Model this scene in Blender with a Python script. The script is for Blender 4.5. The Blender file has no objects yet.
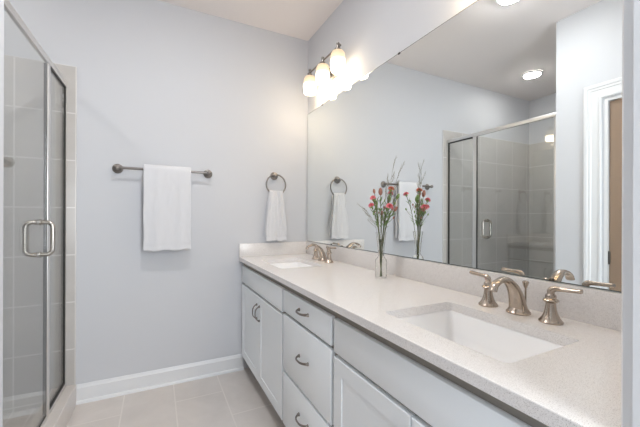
import bpy, bmesh, math, random
from mathutils import Vector, Matrix, noise

# ------------------------------------------------------------------ scene, camera, light
S = bpy.context.scene
C = S.collection
V = Vector
PI = math.pi

cam_d = bpy.data.cameras.new('camera')
cam_d.sensor_width = 36.0
cam_d.lens = 36.0 * 324.26 / 640.0
cam_d.shift_y = 3.28 / 640.0
cam_d.clip_start = 0.02
cam = bpy.data.objects.new('camera', cam_d)
C.objects.link(cam)
cam.location = (-1.1705, -2.5607, 1.2019)
cam.rotation_euler = (Matrix.Rotation(math.radians(-26.77), 3, 'Z') @ Matrix.Rotation(PI / 2, 3, 'X')
                      @ Matrix.Rotation(0.0033, 3, 'Z')).to_euler()
S.camera = cam

w = bpy.data.worlds.new('daylight')
S.world = w
w.use_nodes = True
bg = w.node_tree.nodes['Background']
bg.inputs[0].default_value = (0.78, 0.88, 1.0, 1)
bg.inputs[1].default_value = 0.4

S.view_settings.view_transform = 'Standard'
S.view_settings.look = 'None'
S.view_settings.gamma = 1.0
S.view_settings.exposure = 0.45
S.cycles.max_bounces = 16
S.cycles.glossy_bounces = 8
S.cycles.diffuse_bounces = 8
S.cycles.transparent_max_bounces = 24
S.cycles.transmission_bounces = 12


def area(name, loc, target, sx, sy, power, col):
    l = bpy.data.lights.new(name, 'AREA')
    l.shape = 'RECTANGLE'; l.size = sx; l.size_y = sy
    l.energy = power; l.color = col
    o = bpy.data.objects.new(name, l); C.objects.link(o)
    o.location = loc
    o.rotation_euler = (V(target) - V(loc)).to_track_quat('-Z', 'Y').to_euler()
    return o


# added fill light behind the camera, standing in for daylight through the doorway
area('doorway_fill_light', (-0.55, -3.3, 1.55), (-0.95, 0, 1.35), 1.0, 1.7, 37, (0.90, 0.95, 1.0))

# ------------------------------------------------------------------ key dimensions (metres)
H = 2.7256            # ceiling
ZC = 0.886            # counter top
XC = -0.5915          # counter front
ZMB, ZMT = 0.9913, 2.0863
YN = -2.353           # near wall, room face
XL = -1.623           # left wall, room face
YW = -1.13            # end of left wall at the shower
XG = -1.6865          # shower glass line at far wall
TH = -0.014           # the enclosure stands a touch out of square
XB = -3.2             # shower back wall

# ------------------------------------------------------------------ materials


def mat(name, col=(0.8, 0.8, 0.8), rough=0.5, metal=0.0, **k):
    m = bpy.data.materials.new(name)
    m.use_nodes = True
    b = m.node_tree.nodes['Principled BSDF']
    b.inputs['Base Color'].default_value = (*col, 1)
    b.inputs['Roughness'].default_value = rough
    b.inputs['Metallic'].default_value = metal
    for kk, v in k.items():
        b.inputs[kk.replace('_', ' ')].default_value = v
    return m


def nodes(m):
    return m.node_tree.nodes, m.node_tree.links, m.node_tree.nodes['Principled BSDF']


def bumpy(m, scale, strength, dist=0.002, detail=2.0):
    N, L, b = nodes(m)
    tc = N.new('ShaderNodeTexCoord')
    n = N.new('ShaderNodeTexNoise'); n.inputs['Scale'].default_value = scale; n.inputs['Detail'].default_value = detail
    bp = N.new('ShaderNodeBump'); bp.inputs['Strength'].default_value = strength; bp.inputs['Distance'].default_value = dist
    L.new(tc.outputs['Object'], n.inputs['Vector'])
    L.new(n.outputs['Fac'], bp.inputs['Height'])
    L.new(bp.outputs['Normal'], b.inputs['Normal'])
    return m


def tile_mat(name, axes, u0, v0, bw, rh, offset, c1, c2, grout, rough, gw=0.004):
    """tile in object (= world) coordinates; axes picks which two run along the face"""
    m = mat(name, c1, rough)
    N, L, b = nodes(m)
    tc = N.new('ShaderNodeTexCoord')
    sp = N.new('ShaderNodeSeparateXYZ'); L.new(tc.outputs['Object'], sp.inputs[0])
    cb = N.new('ShaderNodeCombineXYZ')
    for i, (ax, o) in enumerate(((axes[0], u0), (axes[1], v0))):
        a = N.new('ShaderNodeMath'); a.operation = 'ADD'; a.inputs[1].default_value = o
        L.new(sp.outputs['XYZ'.index(ax)], a.inputs[0]); L.new(a.outputs[0], cb.inputs[i])
    br = N.new('ShaderNodeTexBrick')
    br.offset = offset; br.offset_frequency = 2; br.squash = 1.0
    br.inputs['Scale'].default_value = 1.0
    br.inputs['Brick Width'].default_value = bw; br.inputs['Row Height'].default_value = rh
    br.inputs['Mortar Size'].default_value = gw; br.inputs['Mortar Smooth'].default_value = 0.1
    L.new(cb.outputs[0], br.inputs['Vector'])
    n1 = N.new('ShaderNodeTexNoise'); n1.inputs['Scale'].default_value = 3.2; n1.inputs['Detail'].default_value = 6
    n1.inputs['Roughness'].default_value = 0.65; n1.inputs['Distortion'].default_value = 0.6
    L.new(tc.outputs['Object'], n1.inputs['Vector'])
    rp = N.new('ShaderNodeValToRGB')
    rp.color_ramp.elements[0].position = 0.3; rp.color_ramp.elements[0].color = (*c1, 1)
    rp.color_ramp.elements[1].position = 0.7; rp.color_ramp.elements[1].color = (*c2, 1)
    L.new(n1.outputs['Fac'], rp.inputs[0])
    L.new(rp.outputs[0], br.inputs['Color1']); L.new(rp.outputs[0], br.inputs['Color2'])
    br.inputs['Mortar'].default_value = (*grout, 1)
    L.new(br.outputs['Color'], b.inputs['Base Color'])
    bp = N.new('ShaderNodeBump'); bp.inputs['Strength'].default_value = 0.35; bp.inputs['Distance'].default_value = 0.002
    bp.invert = True
    L.new(br.outputs['Fac'], bp.inputs['Height']); L.new(bp.outputs['Normal'], b.inputs['Normal'])
    return m


M = {}
M['wall'] = bumpy(mat('wall_paint', (0.62, 0.635, 0.668), 0.6), 180, 0.05)
M['ceil'] = mat('ceiling_paint', (0.86, 0.815, 0.80), 0.8)
M['trim'] = mat('trim_paint', (0.76, 0.775, 0.795), 0.3)
M['tan'] = mat('tan_paint', (0.29, 0.205, 0.145), 0.6)
M['cab'] = mat('cabinet_paint', (0.82, 0.86, 0.89), 0.35)
M['floor'] = tile_mat('floor_tile', 'YX', 0.268 + 0.3 + 6.0, 1.058 + 1.8, 0.6, 0.3, 0.5,
                      (0.60, 0.56, 0.53), (0.69, 0.645, 0.615), (0.74, 0.695, 0.66), 0.38, 0.004)
TC = ((0.49, 0.475, 0.455), (0.56, 0.54, 0.52), (0.68, 0.665, 0.65))
M['tile_x'] = tile_mat('shower_tile_facing_y', 'XZ', 1.93 + 3.0, -2.155 + 3.0, 0.3, 0.3, 0.0, *TC, 0.25)
M['tile_y'] = tile_mat('shower_tile_facing_x', 'YZ', 3.0, -2.155 + 3.0, 0.3, 0.3, 0.0, *TC, 0.25)
M['tile_floor'] = tile_mat('shower_floor_tile', 'XY', 3.33, 3.0, 0.1, 0.1, 0.0, *TC, 0.3)
M['curb'] = tile_mat('curb_tile', 'YZ', 3.0, 3.02, 0.3, 0.5, 0.0, (0.60, 0.56, 0.53), (0.67, 0.63, 0.60), (0.68, 0.64, 0.61), 0.3)

# quartz worktop: pale ground with fine grey and tan flecks, polished
m = mat('quartz', (0.78, 0.74, 0.70), 0.17)
N, L, b = nodes(m)
tc = N.new('ShaderNodeTexCoord')
n1 = N.new('ShaderNodeTexNoise'); n1.inputs['Scale'].default_value = 560; n1.inputs['Detail'].default_value = 2
n2 = N.new('ShaderNodeTexNoise'); n2.inputs['Scale'].default_value = 130; n2.inputs['Detail'].default_value = 3
r1 = N.new('ShaderNodeValToRGB')
r1.color_ramp.elements[0].position = 0.30; r1.color_ramp.elements[0].color = (0.50, 0.475, 0.46, 1)
r1.color_ramp.elements[1].position = 0.46; r1.color_ramp.elements[1].color = (0.83, 0.81, 0.80, 1)
mx = N.new('ShaderNodeMix'); mx.data_type = 'RGBA'; mx.blend_type = 'MULTIPLY'; mx.inputs[0].default_value = 0.5
r2 = N.new('ShaderNodeValToRGB')
r2.color_ramp.elements[0].position = 0.32; r2.color_ramp.elements[0].color = (0.88, 0.87, 0.865, 1)
r2.color_ramp.elements[1].position = 0.5; r2.color_ramp.elements[1].color = (1, 1, 1, 1)
L.new(tc.outputs['Object'], n1.inputs['Vector']); L.new(tc.outputs['Object'], n2.inputs['Vector'])
L.new(n1.outputs['Fac'], r1.inputs[0]); L.new(n2.outputs['Fac'], r2.inputs[0])
L.new(r1.outputs[0], mx.inputs[6]); L.new(r2.outputs[0], mx.inputs[7])
L.new(mx.outputs[2], b.inputs['Base Color'])
M['quartz'] = m

M['porcelain'] = mat('porcelain', (0.95, 0.955, 0.965), 0.08)
M['nickel'] = mat('brushed_nickel', (0.49, 0.42, 0.355), 0.24, 1.0)
M['steel'] = mat('satin_nickel', (0.50, 0.47, 0.43), 0.25, 1.0)
M['pewter'] = mat('dark_nickel', (0.27, 0.25, 0.235), 0.3, 1.0)
M['chrome'] = mat('satin_silver_frame', (0.74, 0.725, 0.71), 0.40, 1.0)
M['black'] = mat('dark_gasket', (0.03, 0.028, 0.025), 0.5)
M['bronze'] = mat('dark_clip', (0.06, 0.055, 0.05), 0.35, 0.6)
M['mirror'] = mat('silvered_mirror', (0.92, 0.95, 0.945), 0.0, 1.0)
M['mirror_edge'] = mat('mirror_edge', (0.22, 0.25, 0.24), 0.15, 0.7)
M['white'] = mat('white_plastic', (0.8, 0.8, 0.79), 0.45)
M['carcass'] = mat('carcass_board_shaded', (0.30, 0.28, 0.25), 0.6)  # board tone darkened: shade of the gaps and top strip put into its colour
tw = mat('white_terry', (0.71, 0.72, 0.75), 0.95, Sheen_Weight=0.3)
M['towel'] = bumpy(tw, 420, 0.5, 0.003, 3)


def thin_glass(name, tint, f0=0.06):
    m = bpy.data.materials.new(name); m.use_nodes = True
    N, L = m.node_tree.nodes, m.node_tree.links
    N.remove(N['Principled BSDF'])
    g = N.new('ShaderNodeNewGeometry')
    d = N.new('ShaderNodeVectorMath'); d.operation = 'DOT_PRODUCT'
    L.new(g.outputs['Normal'], d.inputs[0]); L.new(g.outputs['Incoming'], d.inputs[1])
    a = N.new('ShaderNodeMath'); a.operation = 'ABSOLUTE'; L.new(d.outputs['Value'], a.inputs[0])
    s = N.new('ShaderNodeMath'); s.operation = 'SUBTRACT'; s.inputs[0].default_value = 1.0; L.new(a.outputs[0], s.inputs[1])
    p = N.new('ShaderNodeMath'); p.operation = 'POWER'; p.inputs[1].default_value = 5.0; L.new(s.outputs[0], p.inputs[0])
    f = N.new('ShaderNodeMath'); f.operation = 'MULTIPLY_ADD'; f.inputs[1].default_value = 1 - f0; f.inputs[2].default_value = f0
    L.new(p.outputs[0], f.inputs[0])
    t = N.new('ShaderNodeBsdfTransparent'); t.inputs[0].default_value = (*tint, 1)
    gl = N.new('ShaderNodeBsdfGlossy'); gl.inputs['Roughness'].default_value = 0.0
    mx = N.new('ShaderNodeMixShader')
    L.new(f.outputs[0], mx.inputs[0]); L.new(t.outputs[0], mx.inputs[1]); L.new(gl.outputs[0], mx.inputs[2])
    L.new(mx.outputs[0], N['Material Output'].inputs[0])
    return m


M['glass'] = thin_glass('shower_glass', (0.985, 0.993, 0.988), 0.10)
M['vase'] = mat('vase_glass', (0.97, 0.975, 0.96), 0.02, 0.0, Transmission_Weight=1.0, IOR=1.45)

# frosted lamp glass that glows: amber at the top, white where the bulb sits
m = bpy.data.materials.new('lit_frosted_glass'); m.use_nodes = True
N, L, b = nodes(m)
b.inputs['Base Color'].default_value = (0.3, 0.26, 0.2, 1); b.inputs['Roughness'].default_value = 0.4
tc = N.new('ShaderNodeTexCoord'); sp = N.new('ShaderNodeSeparateXYZ'); L.new(tc.outputs['Object'], sp.inputs[0])
mr = N.new('ShaderNodeMapRange'); mr.inputs[1].default_value = -0.066; mr.inputs[2].default_value = 0.075
L.new(sp.outputs[2], mr.inputs[0])
cr = N.new('ShaderNodeValToRGB'); e = cr.color_ramp.elements
e[0].position = 0.0; e[0].color = (1.0, 0.80, 0.56, 1)
e[1].position = 1.0; e[1].color = (0.80, 0.55, 0.34, 1)
q = e.new(0.45); q.color = (1.0, 0.82, 0.58, 1)
q = e.new(0.72); q.color = (0.95, 0.70, 0.44, 1)
L.new(mr.outputs[0], cr.inputs[0]); L.new(cr.outputs[0], b.inputs['Emission Color'])
sr = N.new('ShaderNodeValToRGB'); e = sr.color_ramp.elements
e[0].position = 0.0; e[0].color = (0.75, 0.75, 0.75, 1)
e[1].position = 0.95; e[1].color = (0.05, 0.05, 0.05, 1)
q = e.new(0.3); q.color = (1, 1, 1, 1)
q = e.new(0.42); q.color = (0.65, 0.65, 0.65, 1)
q = e.new(0.58); q.color = (0.07, 0.07, 0.07, 1)
L.new(mr.outputs[0], sr.inputs[0])
sm = N.new('ShaderNodeMath'); sm.operation = 'MULTIPLY'; sm.inputs[1].default_value = 12.0
L.new(sr.outputs[0], sm.inputs[0]); L.new(sm.outputs[0], b.inputs['Emission Strength'])
M['shade'] = m
M['bulb'] = mat('lit_bulb', (1, 0.9, 0.75), 0.5, Emission_Color=(1, 0.78, 0.52, 1), Emission_Strength=30.0)

M['lamp'] = mat('diffuser_fill_glow', (0.9, 0.9, 0.9), 0.5, Emission_Color=(0.98, 0.985, 0.985, 1), Emission_Strength=164.0)  # glow added to the unlit room fixture, as fill for worktop and floor
M['stem'] = mat('green_stem', (0.15, 0.17, 0.07), 0.5)
M['leaf'] = mat('green_leaf', (0.20, 0.32, 0.12), 0.5)
M['pink'] = mat('pink_petal', (0.93, 0.36, 0.41), 0.6)
M['coral'] = mat('coral_petal', (0.86, 0.40, 0.28), 0.6)
M['rust'] = mat('brown_bud', (0.42, 0.20, 0.15), 0.6)
M['budgreen'] = mat('green_bud', (0.24, 0.36, 0.12), 0.5)
M['twig'] = mat('grey_twig', (0.27, 0.26, 0.19), 0.7)

# ------------------------------------------------------------------ mesh helpers


def box(bm, x0, x1, y0, y1, z0, z1, bev=0.0, seg=2):
    r = bmesh.ops.create_cube(bm, size=1.0)
    vs = r['verts']
    for v in vs:
        v.co = V(((x0 + x1) / 2 + v.co.x * (x1 - x0), (y0 + y1) / 2 + v.co.y * (y1 - y0), (z0 + z1) / 2 + v.co.z * (z1 - z0)))
    if bev > 0:
        es = list({e for v in vs for e in v.link_edges})
        bmesh.ops.bevel(bm, geom=es, offset=bev, segments=seg, profile=0.5, affect='EDGES')
    return bm


def prism(bm, pts, axis, a, b):
    """polygon pts (two coords, the axes other than `axis` in xyz order) extruded from a to b along axis"""
    def mk(p, t):
        c = [p[0], p[1]]; c.insert(axis, t)
        return bm.verts.new(c)
    A = [mk(p, a) for p in pts]; B = [mk(p, b) for p in pts]
    n = len(pts)
    bm.faces.new(A); bm.faces.new(B[::-1])
    for i in range(n):
        bm.faces.new((A[i], B[i], B[(i + 1) % n], A[(i + 1) % n]))
    return bm


def lathe(bm, prof, origin=(0, 0, 0), axis=(0, 0, 1), segs=32, cap=True):
    q = V((0, 0, 1)).rotation_difference(V(axis).normalized())
    o = V(origin)
    rings = []
    for r, z in prof:
        rings.append([bm.verts.new(o + q @ V((r * math.cos(2 * PI * i / segs), r * math.sin(2 * PI * i / segs), z))) for i in range(segs)])
    for a, b in zip(rings, rings[1:]):
        for i in range(segs):
            j = (i + 1) % segs
            bm.faces.new((a[i], a[j], b[j], b[i]))
    if cap:
        if prof[0][0] > 1e-6: bm.faces.new(rings[0][::-1])
        if prof[-1][0] > 1e-6: bm.faces.new(rings[-1])
    return bm


def tube(bm, pts, rad, segs=12, closed=False, flat=None, up=None):
    """sweep along pts; rad: number or list; flat: list of (width, height) half sizes instead, width lying along `up` x tangent"""
    pts = [V(p) for p in pts]; n = len(pts)
    rings = []
    prev = None
    for i, p in enumerate(pts):
        if closed: t = (pts[(i + 1) % n] - pts[i - 1]).normalized()
        else: t = (pts[min(i + 1, n - 1)] - pts[max(i - 1, 0)]).normalized()
        if up is not None:
            a = V(up) - t * t.dot(V(up)); a.normalize()
        elif prev is None:
            a = t.orthogonal().normalized()
        else:
            a = prev - t * t.dot(prev); a.normalize()
        prev = a
        bb = t.cross(a)
        if flat: ra, rb = flat[i]
        else: ra = rb = rad[i] if isinstance(rad, (list, tuple)) else rad
        rings.append([bm.verts.new(p + a * (ra * math.cos(2 * PI * k / segs)) + bb * (rb * math.sin(2 * PI * k / segs))) for k in range(segs)])
    m = n if closed else n - 1
    for i in range(m):
        A, B = rings[i], rings[(i + 1) % n]
        for k in range(segs):
            j = (k + 1) % segs
            bm.faces.new((A[k], A[j], B[j], B[k]))
    if not closed:
        bm.faces.new(rings[0][::-1]); bm.faces.new(rings[-1])
    return bm


def smooth_path(ctrl, per=8):
    """Catmull-Rom through control points"""
    P = [V(c) for c in ctrl]
    P = [P[0] * 2 - P[1]] + P + [P[-1] * 2 - P[-2]]
    out = []
    for i in range(1, len(P) - 2):
        for k in range(per):
            t = k / per
            a, b, c, d = P[i - 1], P[i], P[i + 1], P[i + 2]
            out.append(0.5 * ((2 * b) + (c - a) * t + (2 * a - 5 * b + 4 * c - d) * t * t + (3 * b - a - 3 * c + d) * t ** 3))
    out.append(P[-2])
    return out


def lerp_list(vals, n):
    m = len(vals) - 1
    out = []
    for i in range(n):
        t = i / (n - 1) * m; k = min(int(t), m - 1); f = t - k
        out.append(tuple(x + (y - x) * f for x, y in zip(vals[k], vals[k + 1])) if isinstance(vals[0], tuple) else vals[k] + (vals[k + 1] - vals[k]) * f)
    return out


def rrect(cx, cy, hx, hy, r, z, n=6):
    out = []
    for sx, sy, a0 in ((1, 1, 0), (-1, 1, PI / 2), (-1, -1, PI), (1, -1, 1.5 * PI)):
        for k in range(n + 1):
            a = a0 + PI / 2 * k / n
            out.append(V((cx + sx * (hx - r) + r * math.cos(a), cy + sy * (hy - r) + r * math.sin(a), z)))
    return out


def loft(bm, loops, cap0=False, cap1=False):
    R = [[bm.verts.new(p) for p in l] for l in loops]
    n = len(R[0])
    for A, B in zip(R, R[1:]):
        for i in range(n):
            bm.faces.new((A[i], A[(i + 1) % n], B[(i + 1) % n], B[i]))
    if cap0: bm.faces.new(R[0][::-1])
    if cap1: bm.faces.new(R[-1])
    return R


def obj(name, bm, m, parent=None, angle=35, solid=None):
    bmesh.ops.recalc_face_normals(bm, faces=bm.faces[:])
    me = bpy.data.meshes.new(name)
    bm.to_mesh(me); bm.free()
    for ms in (m if isinstance(m, (list, tuple)) else [m]): me.materials.append(ms)
    for p in me.polygons: p.use_smooth = True
    me.set_sharp_from_angle(angle=math.radians(angle))
    o = bpy.data.objects.new(name, me); C.objects.link(o)
    if parent is not None: o.parent = parent
    if solid:
        md = o.modifiers.new('thick', 'SOLIDIFY'); md.thickness = solid; md.offset = 0
    return o


def BM(): return bmesh.new()


def tag(o, label, cat, group=None):
    o['label'] = label; o['category'] = cat
    if group: o['group'] = group
    return o


def thing(name, loc, label, cat, group=None, rz=0.0):
    o = bpy.data.objects.new(name, None); C.objects.link(o)
    o.empty_display_size = 0.05
    o.location = loc; o.rotation_euler = (0, 0, rz)
    return tag(o, label, cat, group)


def struct(name, bm, m, parent=None, angle=35):
    o = obj(name, bm, m, parent, angle)
    if parent is None: o['kind'] = 'structure'
    return o


def copy_tree(o, parent=None):
    c = o.copy(); C.objects.link(c)
    if parent is not None: c.parent = parent
    for ch in list(o.children): copy_tree(ch, c)
    return c


# ------------------------------------------------------------------ the room
struct('floor', box(BM(), XB - 0.1, 0.12, -3.6, 0.12, -0.1, 0.0), M['floor'])
struct('ceiling', box(BM(), XB - 0.1, 0.12, -2.47, 0.12, H, H + 0.1), M['ceil'])
struct('wall_right', box(BM(), 0.0, 0.12, -2.47, 0.12, 0, H), M['wall'])
struct('wall_far', box(BM(), XB - 0.1, 0.0, 0.0, 0.12, 0, H), M['wall'])
struct('wall_shower_back', box(BM(), XB - 0.1, XB, -2.47, 0.0, 0, H), M['wall'])
# near wall with the doorway the photograph looks through
DX0, DX1, DH = -1.265, -0.556, 2.06
struct('wall_near', prism(BM(), [(XB, 0), (DX0, 0), (DX0, DH), (DX1, DH), (DX1, 0), (0, 0), (0, H), (XB, H)], 1, YN - 0.117, YN), M['wall'])
# left wall beside the shower, with a closed brown door
LY0, LY1, LH = -2.18, -1.436, 2.03
struct('wall_left', prism(BM(), [(YN, 0), (LY0, 0), (LY0, LH), (LY1, LH), (LY1, 0), (YW, 0), (YW, H), (YN, H)], 0, XL - 0.12, XL), M['wall'])
struct('wall_partition', box(BM(), XB, XL - 0.12, YW - 0.12, YW, 0, H), M['wall'])
# shower tile: far side, back and near side, up to 2.155
struct('wall_tile_far', box(BM(), XB + 0.011, -1.628, -0.011, -0.0005, 0.0005, 2.155, 0.003), M['tile_x'])
struct('wall_tile_back', box(BM(), XB + 0.0005, XB + 0.011, YW + 0.011, -0.0005, 0.0005, 2.155), M['tile_y'])
struct('wall_tile_near', box(BM(), XB + 0.011, XL - 0.03, YW + 0.0005, YW + 0.011, 0.0005, 2.155), M['tile_x'])
struct('floor_shower', box(BM(), XB + 0.011, -1.76, YW + 0.011, -0.011, 0.0005, 0.03), M['tile_floor'])
# tiled curb under the glass
prof = [(-1.6231 - 0.125, 0.0005), (-1.6231 - 0.125, 0.126), (-1.6231 - 0.122, 0.1285), (-1.6231 - 0.004, 0.1285), (-1.6231, 0.1245), (-1.6231, 0.0005)]
bm = prism(BM(), prof, 1, YW + 0.012, -0.0125)
for v in bm.verts: v.co.x += 0.014 * v.co.y
struct('trim_curb', bm, M['curb'])

# baseboards: moulded board and a quarter-round shoe
BP = [(0.0, 0.0005), (0.0, 0.1195), (0.004, 0.1195), (0.007, 0.113), (0.008, 0.104), (0.0125, 0.098), (0.0125, 0.02), (0.021, 0.017), (0.025, 0.011), (0.026, 0.0005)]


def baseboard(name, along, a, b, wall, sgn):
    bm = BM()
    if along == 'x': prism(bm, [(wall + sgn * d, z) for d, z in BP], 0, a, b)
    else: prism(bm, [(wall + sgn * d, z) for d, z in BP], 1, a, b)
    return struct(name, bm, M['trim'])


baseboard('baseboard_far', 'x', -1.6275, -0.556, -0.0005, -1)
baseboard('baseboard_left', 'y', -1.318, YW + 0.0, XL + 0.0005, 1)


def casing_profile(wd):
    return [(0, 0), (0, 0.012), (0.006, 0.016), (0.016, 0.016), (0.02, 0.011), (wd * .55, 0.012), (wd * .6, 0.017), (wd * .72, 0.018), (wd * .76, 0.023), (wd - 0.01, 0.024), (wd - 0.004, 0.02), (wd, 0.012), (wd, 0)]


def casing(name, parent, a0, a1, top, wd, plane, out, axis):
    """mitred casing round an opening a0..a1 wide; plane = wall face, out = +1/-1 outward, axis = the coordinate normal to the wall"""
    P = casing_profile(wd)
    bm = BM()
    loops = []
    for k in range(4):
        lp = []
        for d, t in P:
            a = (a0 - d, a0 - d, a1 + d, a1 + d)[k]
            z = (0.0005, top + d, top + d, 0.0005)[k]
            c = plane + out * t
            lp.append(V((c, a, z)) if axis == 0 else V((a, c, z)))
        loops.append(lp)
    loft(bm, loops, True, True)
    return obj(name, bm, M['trim'], parent, 25)


# brown door beside the shower (seen in the mirror)
d1 = bpy.data.objects.new('door_1', None); C.objects.link(d1); d1['kind'] = 'structure'
casing('door_casing', d1, LY0 - 0.002, LY1 + 0.01, LH + 0.006, 0.108, XL + 0.0005, 1, 0)
bm = prism(BM(), [(LY0 + 0.001, 0.001), (LY0 + 0.019, 0.001), (LY0 + 0.019, LH - 0.019), (LY1 - 0.019, LH - 0.019), (LY1 - 0.019, 0.001), (LY1 - 0.001, 0.001), (LY1 - 0.001, LH - 0.001), (LY0 + 0.001, LH - 0.001)], 0, XL - 0.119, XL + 0.0)
obj('door_jamb', bm, M['trim'], d1)
lf = BM()
xd = XL - 0.022
prs = [(LY0 + 0.022, LY1 - 0.022, 0.01, LH - 0.022, xd - 0.035), (LY0 + 0.022, LY1 - 0.022, 0.01, LH - 0.022, xd)]
loft(lf, [[V((x, a, c)), V((x, b, c)), V((x, b, d)), V((x, a, d))] for a, b, c, d, x in prs], True, True)
obj('door_leaf', lf, M['tan'], d1)
for z in (0.925,):
    bm = BM(); lathe(bm, [(0.006, -0.045), (0.007, -0.044), (0.007, 0.044), (0.006, 0.045)], (xd + 0.006, LY1 - 0.0225, z), segs=14)
    obj('hinge', bm, M['bronze'], d1)

# doorway the camera stands in
d2 = bpy.data.objects.new('door_2', None); C.objects.link(d2); d2['kind'] = 'structure'
casing('door_casing', d2, DX0 + 0.014, DX1 - 0.014, DH - 0.014, 0.09, YN + 0.0005, 1, 1)
casing('door_casing', d2, DX0 + 0.014, DX1 - 0.014, DH - 0.014, 0.09, YN - 0.1175, -1, 1)
bm = prism(BM(), [(DX0 + 0.001, 0.001), (DX0 + 0.019, 0.001), (DX0 + 0.019, DH - 0.019), (DX1 - 0.019, DH - 0.019), (DX1 - 0.019, 0.001), (DX1 - 0.001, 0.001), (DX1 - 0.001, DH - 0.001), (DX0 + 0.001, DH - 0.001)], 1, YN - 0.117, YN)
obj('door_jamb', bm, M['trim'], d2)

# ------------------------------------------------------------------ vanity cabinets
XF = -0.5715          # front faces of doors and drawers
XBODY = -0.552


def shaker(bm, y0, y1, z0, z1, fw=0.058):
    """door: frame with a recessed flat panel (front faces -x)"""
    xf, xb = XF, XF + 0.019
    prs = [(y0, y1, z0, z1, xb), (y0, y1, z0, z1, xf + 0.0015), (y0 + 0.0015, y1 - 0.0015, z0 + 0.0015, z1 - 0.0015, xf),
           (y0 + fw, y1 - fw, z0 + fw, z1 - fw, xf), (y0 + fw + 0.0015, y1 - fw - 0.0015, z0 + fw + 0.0015, z1 - fw - 0.0015, xf + 0.0035)]
    loops = [[V((x, a, c)), V((x, b, c)), V((x, b, d)), V((x, a, d))] for a, b, c, d, x in prs]
    loft(bm, loops, True, True)
    return bm


def slab(bm, y0, y1, z0, z1):
    return box(bm, XF, XF + 0.019, y0, y1, z0, z1, 0.0018)


def pull(bm, c, L, vert):
    """arched bar pull with two feet; c = (y, z) of its middle"""
    pts, fl = [], []
    n = 17
    for i in range(n):
        t = i / (n - 1) * 2 - 1
        out = 0.006 + 0.024 * (1 - abs(t) ** 3.2)
        s = t * L / 2
        y, z = (c[0], c[1] + s) if vert else (c[0] + s, c[1])
        pts.append((XF - out, y, z))
        wdt = 0.0045 + 0.0022 * abs(t) ** 2
        fl.append((wdt, 0.0038))
    tube(bm, pts, 0, 10, flat=fl, up=(0, 1, 0) if vert else (0, 0, 1))
    for s in (-1, 1):
        y, z = (c[0], c[1] + s * L / 2) if vert else (c[0] + s * L / 2, c[1])
        lathe(bm, [(0.0085, 0), (0.0085, 0.003), (0.006, 0.006), (0.0055, 0.010)], (XF - 0.0002, y, z), (-1, 0, 0), 14)
    return bm


def carcass(bm, y0, y1):
    # body with a recessed toe kick
    prism(bm, [(XBODY, 0.10), (XBODY, ZC - 0.0305), (-0.002, ZC - 0.0305), (-0.002, 0.0005), (XBODY + 0.07, 0.0005), (XBODY + 0.07, 0.10)], 1, y0, y1)
    return bm


def hollow_carcass(bm, y0, y1):
    # sink unit: open under the basin
    t = 0.018
    top = ZC - 0.0305
    side = [(XBODY, 0.10), (XBODY, top), (-0.002, top), (-0.002, 0.0005), (XBODY + 0.07, 0.0005), (XBODY + 0.07, 0.10)]
    bot = [(XBODY + 0.07, 0.0005), (XBODY + 0.07, 0.10), (XBODY, 0.10), (XBODY, 0.118), (-0.002, 0.118), (-0.002, 0.0005)]
    prism(bm, side, 1, y0, y0 + t)
    prism(bm, side, 1, y1 - t, y1)
    prism(bm, bot, 1, y0 + t, y1 - t)
    prism(bm, [(XBODY, 0.118), (XBODY, top), (XBODY + t, top), (XBODY + t, 0.118)], 1, y0 + t, y1 - t)
    prism(bm, [(-0.02, 0.118), (-0.02, top), (-0.002, top), (-0.002, 0.118)], 1, y0 + t, y1 - t)
    bmesh.ops.remove_doubles(bm, verts=bm.verts[:], dist=1e-5)
    return bm


def sink_cabinet(y_hi, y_lo, front_hi, front_lo, split, pulls, label):
    t = thing('sink_cabinet', (0, 0, 0), label, 'cabinet')
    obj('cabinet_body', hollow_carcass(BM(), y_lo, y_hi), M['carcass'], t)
    obj('false_drawer_front', slab(BM(), front_lo, front_hi, 0.693, 0.818), M['cab'], t)
    for (a, b), py in zip(((split + 0.0022, front_hi), (front_lo, split - 0.0022)), pulls):
        dd = obj('cabinet_door', shaker(BM(), a, b, 0.116, 0.676), M['cab'], t)
        hd = obj('door_handle', pull(BM(), (py, 0.572), 0.092, True), M['pewter'], dd)
    return t


sink_cabinet(-0.001, -0.9365, -0.02, -0.927, -0.476, (-0.448, -0.508), 'white two-door sink cabinet against the far wall, left end of the vanity')
sink_cabinet(-1.4805, -2.3525, -1.491, -2.336, -1.907, (-1.878, -1.936), 'white two-door sink cabinet nearest the camera, right end of the vanity')
t = thing('drawer_cabinet', (0, 0, 0), 'white cabinet with three stacked drawers in the middle of the vanity', 'cabinet')
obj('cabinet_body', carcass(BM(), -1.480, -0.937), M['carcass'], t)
for z0, z1, pz in ((0.706, 0.818, 0.768), (0.400, 0.690, 0.552), (0.116, 0.384, 0.278)):
    dr = obj('drawer', slab(BM(), -1.470, -0.945, z0, z1), M['cab'], t)
    obj('drawer_handle', pull(BM(), (-1.213, pz), 0.098, False), M['pewter'], dr)

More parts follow.
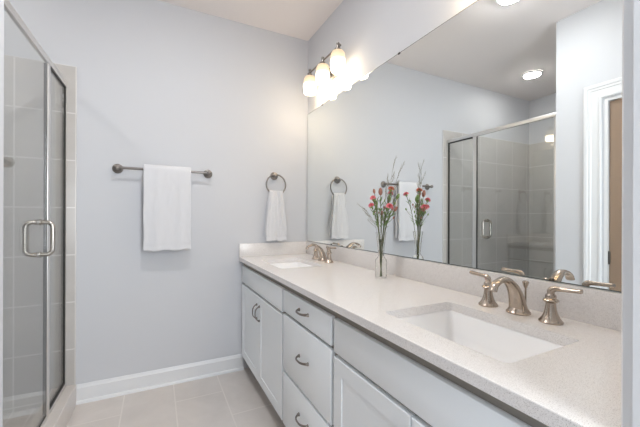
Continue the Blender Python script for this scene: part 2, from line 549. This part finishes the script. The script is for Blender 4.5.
# ------------------------------------------------------------------ worktop with two cut-outs
SINKS = ((-0.3435, -0.487), (-0.3435, -1.907))
SHX, SHY = 0.152, 0.213
bm = box(BM(), XC, -0.0005, YN + 0.001, -0.0005, ZC - 0.03, ZC, 0.0025)
ct = obj('countertop', bm, M['quartz'])
for cx, cy in SINKS:
    cb = BM(); loft(cb, [rrect(cx, cy, SHX, SHY, 0.02, ZC - 0.06), rrect(cx, cy, SHX, SHY, 0.02, ZC + 0.03)], True, True)
    cu = obj('cutter', cb, M['quartz'])
    md = ct.modifiers.new('cut', 'BOOLEAN'); md.object = cu; md.operation = 'DIFFERENCE'; md.solver = 'EXACT'
    bpy.context.view_layer.update()
    me = bpy.data.meshes.new_from_object(ct.evaluated_get(bpy.context.evaluated_depsgraph_get()))
    ct.modifiers.clear(); ct.data = me
    bpy.data.objects.remove(cu)
for p in ct.data.polygons: p.use_smooth = False
tag(ct, 'long cream quartz worktop with two sink cutouts on the white cabinets', 'countertop')
obj('backsplash', box(BM(), -0.02, -0.0005, YN + 0.001, -0.0005, ZC + 0.0002, ZMB - 0.0015, 0.0015), M['quartz'], ct)
obj('side_splash', box(BM(), XC, -0.0205, -0.02, -0.0005, ZC + 0.0002, ZMB - 0.0015, 0.0015), M['quartz'], ct)

# basins
SLAB = ('white rectangular undermount sink at the far end, below the towel ring', 'white rectangular undermount sink at the near end of the worktop')
for (cx, cy), lb in zip(SINKS, SLAB):
    t = thing('sink', (cx, cy, ZC - 0.0305), lb, 'sink')
    bm = BM()
    R = 0.03
    loops = [rrect(0, 0, SHX + 0.02, SHY + 0.02, R + .01, -0.012), rrect(0, 0, SHX + 0.02, SHY + 0.02, R + .01, -0.0005), rrect(0, 0, SHX + 0.001, SHY + 0.001, 0.021, -0.0005),
             rrect(0, 0, SHX - 0.003, SHY - 0.003, 0.024, -0.006), rrect(0, 0, SHX - 0.010, SHY - 0.012, R, -0.08),
             rrect(0, 0, SHX - 0.020, SHY - 0.024, R + .006, -0.118), rrect(0, 0, SHX - 0.042, SHY - 0.05, R + .01, -0.135),
             rrect(0.0, 0, 0.06, 0.08, 0.04, -0.142), rrect(0, 0, 0.024, 0.024, 0.0239, -0.147)]
    inner = loops[3:]
    loft(bm, loops, False, True)
    # outer skin
    out = [rrect(0, 0, SHX + 0.02, SHY + 0.02, R + .01, -0.012), rrect(0, 0, SHX + 0.006, SHY + 0.006, R + .005, -0.02), rrect(0, 0, SHX - 0.004, SHY - 0.006, R + .01, -0.12), rrect(0, 0, SHX - 0.035, SHY - 0.04, R + .012, -0.15), rrect(0, 0, 0.03, 0.03, 0.029, -0.156)]
    loft(bm, out, False, True)
    bmesh.ops.remove_doubles(bm, verts=bm.verts[:], dist=1e-5)
    obj('basin', bm, M['porcelain'], t, 50)
    bm = BM(); lathe(bm, [(0.0235, -0.1465), (0.0235, -0.1445), (0.021, -0.1435), (0.017, -0.1445), (0.016, -0.143), (0.004, -0.142), (0.0, -0.142)], segs=28)
    obj('drain', bm, M['nickel'], t)

# ------------------------------------------------------------------ faucets (widespread, two levers)


def make_faucet(loc, label):
    t = thing('faucet', loc, label, 'faucet')
    # spout: broad foot, tapering arch, lip
    ctrl = [(0.008, 0, 0.010), (0.004, 0, 0.03), (-0.006, 0, 0.062), (-0.026, 0, 0.092), (-0.058, 0, 0.1145), (-0.090, 0, 0.1135), (-0.114, 0, 0.102), (-0.124, 0, 0.085)]
    pts = smooth_path(ctrl, 6)
    fl = lerp_list([(0.029, 0.026), (0.0265, 0.0235), (0.0235, 0.0195), (0.0195, 0.0145), (0.0165, 0.0100), (0.0148, 0.0080), (0.0145, 0.0078), (0.0155, 0.0085)], len(pts))
    bm = tube(BM(), pts, 0, 24, flat=fl, up=(0, 1, 0))
    sp = obj('spout', bm, M['nickel'], t, 50)
    bm = BM()
    R = []
    for sc, z in ((1.0, 0.0003), (1.0, 0.005), (0.9, 0.0085), (0.86, 0.012), (0.76, 0.0165), (0.70, 0.020)):
        R.append([V((0.008 + 0.037 * sc * math.cos(2 * PI * k / 32), 0.036 * sc * math.sin(2 * PI * k / 32), z)) for k in range(32)])
    loft(bm, R, True, True)
    obj('spout_base', bm, M['nickel'], sp, 40)
    bm = BM(); lathe(bm, [(0.0028, 0.03), (0.0028, 0.078), (0.0045, 0.081), (0.0100, 0.097), (0.0098, 0.101), (0.005, 0.104), (0, 0.105)], (0.041, -0.004, 0), segs=16)
    bm2 = bm
    obj('lift_rod', bm2, M['nickel'], t)
    for s in (1, -1):
        y = s * 0.1035
        bm = BM()
        lathe(bm, [(0.0315, 0.0003), (0.0320, 0.004), (0.0290, 0.0080), (0.0240, 0.0145), (0.0190, 0.025), (0.0155, 0.038), (0.0135, 0.053), (0.0132, 0.059), (0.0178, 0.0615),
                   (0.0212, 0.0660), (0.0185, 0.0705), (0.0140, 0.0725), (0.0150, 0.0765), (0.0142, 0.0815), (0.0105, 0.0855), (0.0095, 0.0875)], (0, y, 0), segs=32)
        v = obj('valve_body', bm, M['nickel'], t, 40)
        # lever: turns out of the top and swells into a paddle
        c = smooth_path([(0, y, 0.083), (0.0, y + s * 0.001, 0.095), (0.001, y + s * 0.010, 0.1025), (0.003, y + s * 0.026, 0.1035), (0.005, y + s * 0.050, 0.105), (0.007, y + s * 0.072, 0.1065), (0.0075, y + s * 0.077, 0.107)], 5)
        fl = lerp_list([(0.0098, 0.0098), (0.0103, 0.0103), (0.0090, 0.0090), (0.0072, 0.0066), (0.0092, 0.0066), (0.0108, 0.0070), (0.0095, 0.0060)], len(c))
        obj('lever', tube(BM(), c, 0, 16, flat=fl, up=(1, 0, 0)), M['nickel'], v, 50)
    return t


f1 = make_faucet((-0.106, -0.487, ZC), 'brushed nickel two-handle faucet behind the far sink')
f2 = copy_tree(f1); f2.location = (-0.106, -1.897, ZC)
f2['label'] = 'brushed nickel two-handle faucet behind the near sink'

# ------------------------------------------------------------------ mirror
mr = thing('wall_mirror', (0, 0, 0), 'large frameless wall mirror above the backsplash', 'mirror')
bm = BM()
lp = []
for x, i in ((-0.0008, 0), (-0.0055, 0), (-0.006, 0.0008), (-0.006, 0.0032)):
    a, b, c, d = YN + 0.002 + i, -0.0035 - i, ZMB + 0.0005 + i, ZMT - i
    lp.append([V((x, a, c)), V((x, b, c)), V((x, b, d)), V((x, a, d))])
loft(bm, lp, True, True)
for f in bm.faces: f.material_index = 0 if len(f.verts) == 4 and all(abs(v.co.x + 0.006) < 1e-5 for v in f.verts) and f.calc_area() > 0.5 else 1
obj('mirror_glass', bm, [M['mirror'], M['mirror_edge']], mr)
for y, z in ((-0.286, ZMT), (-1.192, ZMT), (-2.05, ZMT), (-0.441, ZMB + 0.004), (-0.667, ZMB + 0.004), (-1.95, ZMB + 0.004)):
    s = 1 if z > 1.5 else -1
    bm = box(BM(), -0.0085, -0.0062, y - 0.008, y + 0.008, z - 0.008 if s > 0 else z - 0.0035, z + 0.002 if s > 0 else z + 0.006, 0.0008)
    obj('mirror_clip', bm, M['bronze'], mr)

# ------------------------------------------------------------------ vanity lights
def make_light(loc, label):
    t = thing('vanity_light', loc, label, 'wall light', 'three-shade vanity lights')
    # back plate
    bm = BM()
    loops = []
    for sc, d in ((1, -0.0006), (1, -0.008), (0.9, -0.014), (0.55, -0.018)):
        loops.append([V((d, p.x * sc, p.y * sc + 0.06)) for p in rrect(0, 0, 0.055, 0.06, 0.02, 0)])
    loft(bm, loops, True, True)
    pl = obj('back_plate', bm, M['pewter'], t)
    bm = tube(BM(), smooth_path([(-0.016, 0, 0.06), (-0.05, 0, 0.062), (-0.088, 0, 0.08), (-0.099, 0, 0.108)], 6), 0.008, 12)
    obj('arm', bm, M['pewter'], t)
    bm = tube(BM(), [(-0.099, -0.235 + 0.47 * i / 10, 0.108) for i in range(11)], 0.0065, 12)
    for s in (-1, 1): lathe(bm, [(0.0065, 0), (0.010, 0.004), (0.010, 0.010), (0, 0.016)], (-0.099, s * 0.235, 0.108), (0, s, 0), 16)
    obj('bar', bm, M['pewter'], t)
    for k in (-1, 0, 1):
        y = k * 0.219
        bm = BM()
        lathe(bm, [(0.011, 0.084), (0.020, 0.086), (0.020, 0.094), (0.011, 0.098), (0.0095, 0.122), (0.011, 0.125), (0.011, 0.132), (0.007, 0.136), (0, 0.135)], (-0.099, y, 0), segs=20)
        obj('finial', bm, M['pewter'], t)
        # open frosted shade, built about its own middle so that the glow runs from top to bottom
        bm = BM()
        pr = [(0.0405, -0.066), (0.0445, -0.063), (0.0485, -0.042), (0.0495, 0.0), (0.0485, 0.035), (0.0455, 0.054), (0.038, 0.067), (0.022, 0.074), (0.010, 0.075)]
        lathe(bm, pr, segs=36, cap=False)
        sh = obj('shade', bm, M['shade'], t, 60)
        sh.location = (-0.099, y, 0.008)
        bm = BM(); bmesh.ops.create_uvsphere(bm, u_segments=16, v_segments=10, radius=0.026)
        for v in bm.verts: v.co += V((0, 0, -0.035))
        obj('bulb', bm, M['bulb'], sh, 60)
    return t


l1 = make_light((-0.0, -0.474, 2.222), 'three-shade frosted glass vanity light near the far corner')
l2 = copy_tree(l1); l2.location = (-0.0, -1.907, 2.22)
l2['label'] = 'three-shade frosted glass vanity light above the near sink'

# ------------------------------------------------------------------ ceiling fixtures (seen in the mirror), unlit ones given an added glow
M['lamp_dim'] = mat('diffuser_fill_glow_dim', (0.9, 0.9, 0.9), 0.5, Emission_Color=(1, 0.97, 0.93, 1), Emission_Strength=66.0)  # weaker added glow, brightens the shower


def ceiling_light(loc, r, label, glow):
    t = thing('ceiling_light', loc, label, 'ceiling light', 'round ceiling fixtures')
    bm = BM(); lathe(bm, [(r, -0.0005), (r, -0.006), (r * 0.96, -0.012), (r * 0.80, -0.016), (r * 0.78, -0.012)], segs=40, cap=False)
    obj('trim_ring', bm, M['white'], t)
    bm = BM(); lathe(bm, [(r * 0.775, -0.008), (r * 0.74, -0.022), (r * 0.5, -0.03), (0, -0.033)], segs=40)
    obj('diffuser', bm, M[glow], t, 60)
    return t


ceiling_light((-1.0, -1.16, H), 0.09, 'round white ceiling fixture above the middle of the bathroom, mirrored at the top edge', 'lamp')
ceiling_light((-2.395, -0.5, H), 0.098, 'round white ceiling fixture inside the shower, above the glass', 'lamp_dim')

# ------------------------------------------------------------------ towel bar, ring and towels
def post(bm, x, z, reach):
    """round escutcheon and neck on the far wall, reaching towards -y"""
    lathe(bm, [(0.0315, 0.0005), (0.0325, 0.004), (0.0305, 0.008), (0.0255, 0.010), (0.0235, 0.016), (0.0140, 0.022), (0.0100, 0.030), (0.0105, reach - 0.012), (0.0145, reach - 0.010),
               (0.0160, reach), (0.0145, reach + 0.010), (0.008, reach + 0.014), (0, reach + 0.015)], (x, 0, z), (0, -1, 0), 28)
    return bm


BZ = 1.521
tb = thing('towel_bar', (-1.114, 0, BZ), 'dark nickel towel bar on the far wall holding the bath towel', 'towel bar')
for x in (-0.289, 0.288):
    obj('post', post(BM(), x, 0, 0.065), M['pewter'], tb)
obj('bar', tube(BM(), [(-0.289 + 0.577 * i / 8, -0.065, 0) for i in range(9)], 0.0085, 14), M['pewter'], tb)


def towel(name, parent_loc, W_top, W_bot, rb, top, front, back, folds, amp, gather, thick, label, seed):
    """cloth hung over a bar along x at the local origin: front towards -y"""
    random.seed(seed)
    prof = []
    nf, nb = 44, 24
    for i in range(nf + 1):
        z = -front + (front) * i / nf
        prof.append((-rb, z, i / nf))
    for k in range(1, 10):
        a = PI - PI * k / 10
        prof.append((rb * math.cos(a), rb * math.sin(a) * top, 1.0))
    for i in range(nb + 1):
        prof.append((rb, -back * i / nb, 1.0 - i / nb * back / front))
    nu = 56
    bm = BM()
    ph = [random.uniform(0, 6.28) for _ in range(4)]
    rows = []
    for (y, z, s) in prof:
        row = []
        depth = max(0.0, -z) / front
        wdt = W_top + (W_bot - W_top) * min(1.0, depth * gather)
        for j in range(nu + 1):
            u = j / nu * 2 - 1
            a = amp * (math.sin(u * folds * PI + ph[0]) * 0.6 + math.sin(u * folds * 1.7 * PI + ph[1] + depth * 1.2) * 0.4)
            sgn = -1 if y < 0 else 1
            k = (0.35 + 0.65 * depth) if gather <= 1.0 else (1.0 - 0.55 * depth)
            yy = y + sgn * (0.004 + abs(a) * 0.3) * min(1, depth * 6) + a * k * min(1.0, abs(y) / rb)
            yy += 0.0012 * noise.noise(V((u * 6, z * 20, seed)))
            # woven hem band near the bottom edge
            if z < -front + 0.042 and y < 0 and z > -front + 0.014: yy += 0.0022
            xx = u * wdt / 2 + 0.0022 * math.sin(z * 23 + ph[2]) * (1 if u > 0 else -1) * depth
            zz = z - (0.004 * math.cos(u * folds * PI + ph[3]) * depth)
            row.append(bm.verts.new((xx, yy, zz)))
        rows.append(row)
    for A, B in zip(rows, rows[1:]):
        for j in range(nu):
            bm.faces.new((A[j], A[j + 1], B[j + 1], B[j]))
    o = obj(name, bm, M['towel'], None, 80)
    md = o.modifiers.new('thick', 'SOLIDIFY'); md.thickness = thick; md.offset = 0
    md = o.modifiers.new('soft', 'BEVEL'); md.width = thick * 0.35; md.segments = 2; md.limit_method = 'ANGLE'; md.angle_limit = 1.0
    o.location = parent_loc
    return tag(o, label, 'towel')


towel('bath_towel', (-1.100, -0.065, BZ), 0.298, 0.298, 0.0185, 1.35, 0.555, 0.53, 2.3, 0.0022, 1.0, 0.016, 'large folded white bath towel hanging over the towel bar', 3)

RX, RZ = -0.300, 1.470
tr = thing('towel_ring', (RX, 0, RZ), 'dark nickel towel ring on the far wall beside the mirror', 'towel ring')
obj('post', post(BM(), -0.006, 0.066, 0.040), M['pewter'], tr)
bm = BM()
tube(bm, [(0.082 * math.sin(2 * PI * k / 48), -0.040 + 0.004 * math.cos(2 * PI * k / 48), 0.082 * math.cos(2 * PI * k / 48) - 0.008) for k in range(48)], 0.0062, 12, closed=True)
obj('ring', bm, M['pewter'], tr)
towel('hand_towel', (-0.303, -0.044, 1.390), 0.112, 0.174, 0.015, 1.2, 0.382, 0.36, 2.0, 0.011, 1.25, 0.010, 'small white hand towel pulled through the towel ring', 8)

# ------------------------------------------------------------------ shower enclosure (its own frame, local -y runs towards the camera)
se = thing('shower_enclosure', (XG, 0, 0), 'silver-framed fixed glass panel with header rail on the tiled curb', 'shower enclosure', None, TH)
ZR = 2.0485
z0 = 0.1292
obj('header_rail', box(BM(), -0.011, 0.009, -1.115, -0.0125, ZR - 0.036, ZR, 0.005), M['chrome'], se)
obj('wall_channel', box(BM(), -0.008, 0.008, -0.032, -0.0125, z0, ZR - 0.036, 0.003), M['chrome'], se)
obj('strike_post', box(BM(), -0.008, 0.008, -0.376, -0.336, z0, ZR - 0.036, 0.003), M['chrome'], se)
obj('hinge_post', box(BM(), -0.008, 0.008, -1.115, -1.078, z0, ZR - 0.036, 0.003), M['chrome'], se)
obj('bottom_rail', box(BM(), -0.009, 0.010, -1.078, -0.376, z0, z0 + 0.016, 0.003), M['chrome'], se)
obj('bottom_rail', box(BM(), -0.009, 0.010, -0.336, -0.032, z0, z0 + 0.022, 0.003), M['chrome'], se)
obj('glass_panel', box(BM(), -0.004, 0.004, -0.338, -0.030, z0 + 0.020, ZR - 0.034), M['glass'], se)
bm = BM()
for (a, b, c, d) in ((-0.3355, -0.030, z0 + 0.0222, z0 + 0.034), (-0.3355, -0.030, ZR - 0.048, ZR - 0.0362), (-0.042, -0.0322, z0 + 0.034, ZR - 0.048)):
    box(bm, -0.0092, 0.0092, a if b < -0.031 or a < -0.3 else a, min(b, -0.0322), c, d)
obj('gasket', bm, M['black'], se)

sd = thing('shower_door', (XG, 0, 0), 'frameless clear glass shower door with a nickel loop pull', 'shower door', None, TH)
obj('glass_pane', box(BM(), -0.004, 0.004, -1.075, -0.383, z0 + 0.022, ZR - 0.040, 0.001, 1), M['glass'], sd)
obj('edge_seal', box(BM(), -0.0095, 0.0042, -0.3825, -0.3765, z0 + 0.022, ZR - 0.040), M['black'], sd)
obj('bottom_sweep', box(BM(), -0.006, 0.006, -1.073, -0.383, z0 + 0.0165, z0 + 0.0215), M['black'], sd)
hy, hz0, hz1 = -0.487, 1.008, 1.170
bm = BM()
for s in (1, -1):
    rr = 0.027
    reach = 0.056
    pts = [(s * 0.0045, hy, hz1)]
    for k in range(7):
        a = PI / 2 - PI / 2 * k / 6
        pts.append((s * (reach - rr + rr * math.cos(a)), hy, hz1 - rr + rr * math.sin(a)))
    for k in range(7):
        a = -PI / 2 * k / 6
        pts.append((s * (reach - rr + rr * math.cos(a)), hy, hz0 + rr + rr * math.sin(a)))
    pts.append((s * 0.0045, hy, hz0))
    tube(bm, pts, 0.0105, 14)
    for z in (hz0, hz1): lathe(bm, [(0.0155, 0), (0.0155, 0.007), (0.0105, 0.010)], (s * 0.0042, hy, z), (s, 0, 0), 16)
obj('door_pull', bm, M['steel'], sd, 45)

# ------------------------------------------------------------------ vase and flowers
VX, VY = -0.132, -1.205
bm = BM()
outer = [(0.0, 0.0006), (0.0285, 0.0006), (0.0300, 0.003), (0.0300, 0.088), (0.0285, 0.096), (0.0205, 0.104), (0.0150, 0.114), (0.0145, 0.125), (0.0175, 0.16), (0.0225, 0.205), (0.0275, 0.238)]
inner = [(0.0262, 0.238), (0.0210, 0.205), (0.0160, 0.16), (0.0130, 0.125), (0.0135, 0.114), (0.019, 0.105), (0.0268, 0.095), (0.0282, 0.086), (0.0282, 0.010), (0.0, 0.008)]
lathe(bm, outer + inner, (0, 0, 0), segs=36, cap=False)
bmesh.ops.remove_doubles(bm, verts=bm.verts[:], dist=1e-6)
o = obj('glass_vase', bm, M['vase'], None, 40); o.location = (VX, VY, ZC)
tag(o, 'slim waisted clear glass vase on the worktop against the mirror', 'vase')

rnd = random.Random(11)


def stem_curve(head, k):
    """from the vase floor, through the waist and rim, to the head"""
    a = k * 2.4
    h = V(head)
    foot = V((VX + 0.005 * math.cos(a), VY + 0.005 * math.sin(a), ZC + 0.012))
    waist = V((VX + 0.006 * math.cos(a + 2.6), VY + 0.006 * math.sin(a + 2.6), ZC + 0.118))
    dirv = V((h.x - VX, h.y - VY, 0))
    rim = V((VX, VY, ZC + 0.236)) + dirv * min(0.26, 0.020 / max(dirv.length, 1e-4))
    mid = rim.lerp(h, 0.5) + V((0, 0, 0.008)) - dirv * 0.08
    return smooth_path([foot, waist, rim, mid, h], 7)


def leaf(bm, base, d, L, wd):
    d = d.normalized(); side = d.cross(V((0.3, 0.2, 1))).normalized()
    nrm = side.cross(d)
    rows = []
    for i in range(6):
        t = i / 5
        w_ = wd * math.sin(PI * (0.12 + 0.88 * t) ** 0.8) if i < 5 else 0.0004
        c = base + d * (L * t) - V((0, 0, 1)) * (L * 0.25 * t * t)
        rows.append([bm.verts.new(c - side * w_), bm.verts.new(c + nrm * 0.0006), bm.verts.new(c + side * w_)])
    for A, B in zip(rows, rows[1:]):
        for j in range(2): bm.faces.new((A[j], A[j + 1], B[j + 1], B[j]))


def carnation(bm, c, axis, R):
    """ruffled petals in three whorls"""
    q = V((0, 0, 1)).rotation_difference(axis.normalized())
    for ring, (n, tilt, L) in enumerate(((9, 0.15, 0.95), (8, 0.55, 0.95), (6, 0.95, 0.9), (4, 1.3, 0.8))):
        for k in range(n):
            az = 2 * PI * (k + rnd.random() * 0.5) / n
            tl = tilt + rnd.uniform(-0.12, 0.12)
            rows = []
            for i in range(4):
                t = i / 3
                row = []
                for j in range(7):
                    s = j / 6 * 2 - 1
                    wv = R * L * 0.52 * t * s
                    rad = R * L * t * (1 - 0.12 * s * s)
                    ruff = R * 0.16 * t * t * math.sin(j * 2.6 + k * 1.7 + ring) + (R * 0.08 * rnd.uniform(-1, 1) if i == 3 else 0)
                    p = V((rad * math.cos(tl) - ruff * math.sin(tl), wv, rad * math.sin(tl) + ruff * math.cos(tl) - R * 0.25 * t * t * math.cos(tl)))
                    p = Matrix.Rotation(az, 3, 'Z') @ p
                    row.append(bm.verts.new(c + q @ p))
                rows.append(row)
            for A, B in zip(rows, rows[1:]):
                for j in range(6): bm.faces.new((A[j], A[j + 1], B[j + 1], B[j]))


def ovoid(bm, c, axis, r, L):
    lathe(bm, [(0.0004, 0), (r * 0.6, L * 0.08), (r, L * 0.35), (r * 0.95, L * 0.6), (r * 0.6, L * 0.88), (0.0004, L)], c, axis, 12, cap=False)


def flower(name, head, k, kind, label, R=0.015, leaves=3, group=None):
    pts = stem_curve(head, k)
    base = V((VX, VY, ZC))
    t = thing(name, base, label, 'flower', group)
    P = [p - base for p in pts]
    axis = (P[-1] - P[-3]).normalized()
    leaves += 5
    R *= 1.02
    st = obj('stem', tube(BM(), P, 0.00145, 7), M['stem'], t)
    for i in range(leaves):
        f = 0.60 + 0.36 * i / max(1, leaves - 1) if leaves > 1 else 0.75
        p = P[int(f * (len(P) - 2))]
        a = rnd.uniform(0, 2 * PI)
        bm = BM(); leaf(bm, p, axis * 1.1 + V((math.cos(a), math.sin(a), 0)) * 0.6, rnd.uniform(0.026, 0.052), rnd.uniform(0.0020, 0.0040))
        obj('leaf', bm, M['leaf'], t, 60)
    for i in range(2):
        # a side shoot with its own small closed bud
        p = P[int((0.70 + 0.12 * i) * (len(P) - 1))]
        a = rnd.uniform(0, 2 * PI)
        d = (axis + V((math.cos(a), math.sin(a), 0)) * 0.65).normalized()
        L = rnd.uniform(0.025, 0.045)
        bm = BM(); tube(bm, smooth_path([p, p + d * L * 0.6, p + d * L + axis * 0.008], 4), 0.0009, 6)
        sh = obj('side_shoot', bm, M['stem'], t)
        bm = BM(); ovoid(bm, p + d * L + axis * 0.006, axis, 0.0042, 0.015)
        obj('side_bud', bm, M['budgreen' if (i + k) % 3 else 'rust'], sh, 60)
    if kind in ('pink', 'coral'):
        bm = BM(); ovoid(bm, P[-1] - axis * 0.012, axis, R * 0.42, 0.02)
        obj('calyx', bm, M['budgreen'], t, 60)
        bm = BM(); carnation(bm, P[-1] + axis * 0.003, axis, R)
        obj('flower_head', bm, M[kind], t, 80)
    else:
        bm = BM(); ovoid(bm, P[-1] - axis * 0.008, axis, R * 0.55, R * 2.1)
        obj('flower_bud', bm, M[kind], t, 60)
    return t


FL = [
    ('carnation', (-0.192, -1.216, 1.295), 'pink', 'pink carnation at the upper left of the vase bouquet', 0.0165),
    ('carnation', (-0.194, -1.206, 1.258), 'pink', 'pink carnation at the lower left of the vase bouquet', 0.0165),
    ('carnation', (-0.122, -1.259, 1.252), 'pink', 'largest pink carnation, low on the right of the bouquet', 0.021),
    ('carnation', (-0.102, -1.246, 1.343), 'coral', 'coral carnation, topmost bloom of the bouquet', 0.018),
    ('carnation', (-0.060, -1.190, 1.325), 'pink', 'pink carnation at the back of the bouquet near the mirror', 0.016),
    ('carnation', (-0.132, -1.212, 1.217), 'rust', 'small brownish bud low in the middle of the bouquet', 0.013),
    ('carnation', (-0.152, -1.225, 1.319), 'rust', 'brownish opening bud near the top middle of the bouquet', 0.019),
    ('carnation', (-0.162, -1.186, 1.331), 'rust', 'narrow brown bud standing at the top left of the bouquet', 0.012),
    ('carnation', (-0.102, -1.226, 1.290), 'budgreen', 'green bud right of the middle of the bouquet', 0.016),
    ('carnation', (-0.102, -1.278, 1.237), 'rust', 'dark bud leaning out at the right of the bouquet', 0.014),
    ('carnation', (-0.075, -1.262, 1.300), 'budgreen', 'pointed green bud behind the coral bloom', 0.015),
    ('carnation', (-0.155, -1.175, 1.285), 'budgreen', 'green bud on the left among the leaves', 0.014),
]
for k, (nm, h, kd, lb, R) in enumerate(FL):
    flower('carnation' if kd in ('pink', 'coral') else 'carnation_bud', h, k, kd, lb, R, 4 if k % 2 else 3, 'flowers in the glass vase')


def twig(tip, k, label, n):
    pts = stem_curve(tip, k + 20)
    base = V((VX, VY, ZC))
    t = thing('wispy_twig', base, label, 'twig', 'wispy twigs in the glass vase')
    P = [p - base for p in pts]
    obj('stem', tube(BM(), P, lerp_list([0.0013, 0.0010, 0.0007, 0.0005], len(P)), 6), M['twig'], t)
    axis = (P[-1] - P[-4]).normalized()
    for i in range(n):
        f = 0.60 + 0.37 * i / n
        p = P[int(f * (len(P) - 1))]
        a = rnd.uniform(0, 2 * PI)
        d = (axis + V((math.cos(a), math.sin(a), 0)) * 0.38).normalized()
        L = rnd.uniform(0.03, 0.065)
        bm = BM()
        c = [p, p + d * L * 0.5 + axis * 0.004, p + d * L + axis * 0.012]
        tube(bm, smooth_path(c, 4), lerp_list([0.0009, 0.0006], 9), 5)
        for q in range(4):
            b_ = rnd.uniform(0, 2 * PI)
            leaf(bm, p + d * L * (0.4 + 0.18 * q), d + V((math.cos(b_), math.sin(b_), 0)) * 0.5, 0.013, 0.0012)
        obj('branch', bm, M['twig'], t, 60)


twig((-0.092, -1.261, 1.491), 1, 'tall grey twig, the highest tip of the bouquet', 9)
twig((-0.072, -1.294, 1.470), 2, 'grey twig reaching up to the right above the bouquet', 9)
twig((-0.112, -1.234, 1.427), 3, 'shorter grey twig upright in the middle of the bouquet', 7)
twig((-0.200, -1.150, 1.250), 4, 'grey twig arching out low on the left of the bouquet', 7)
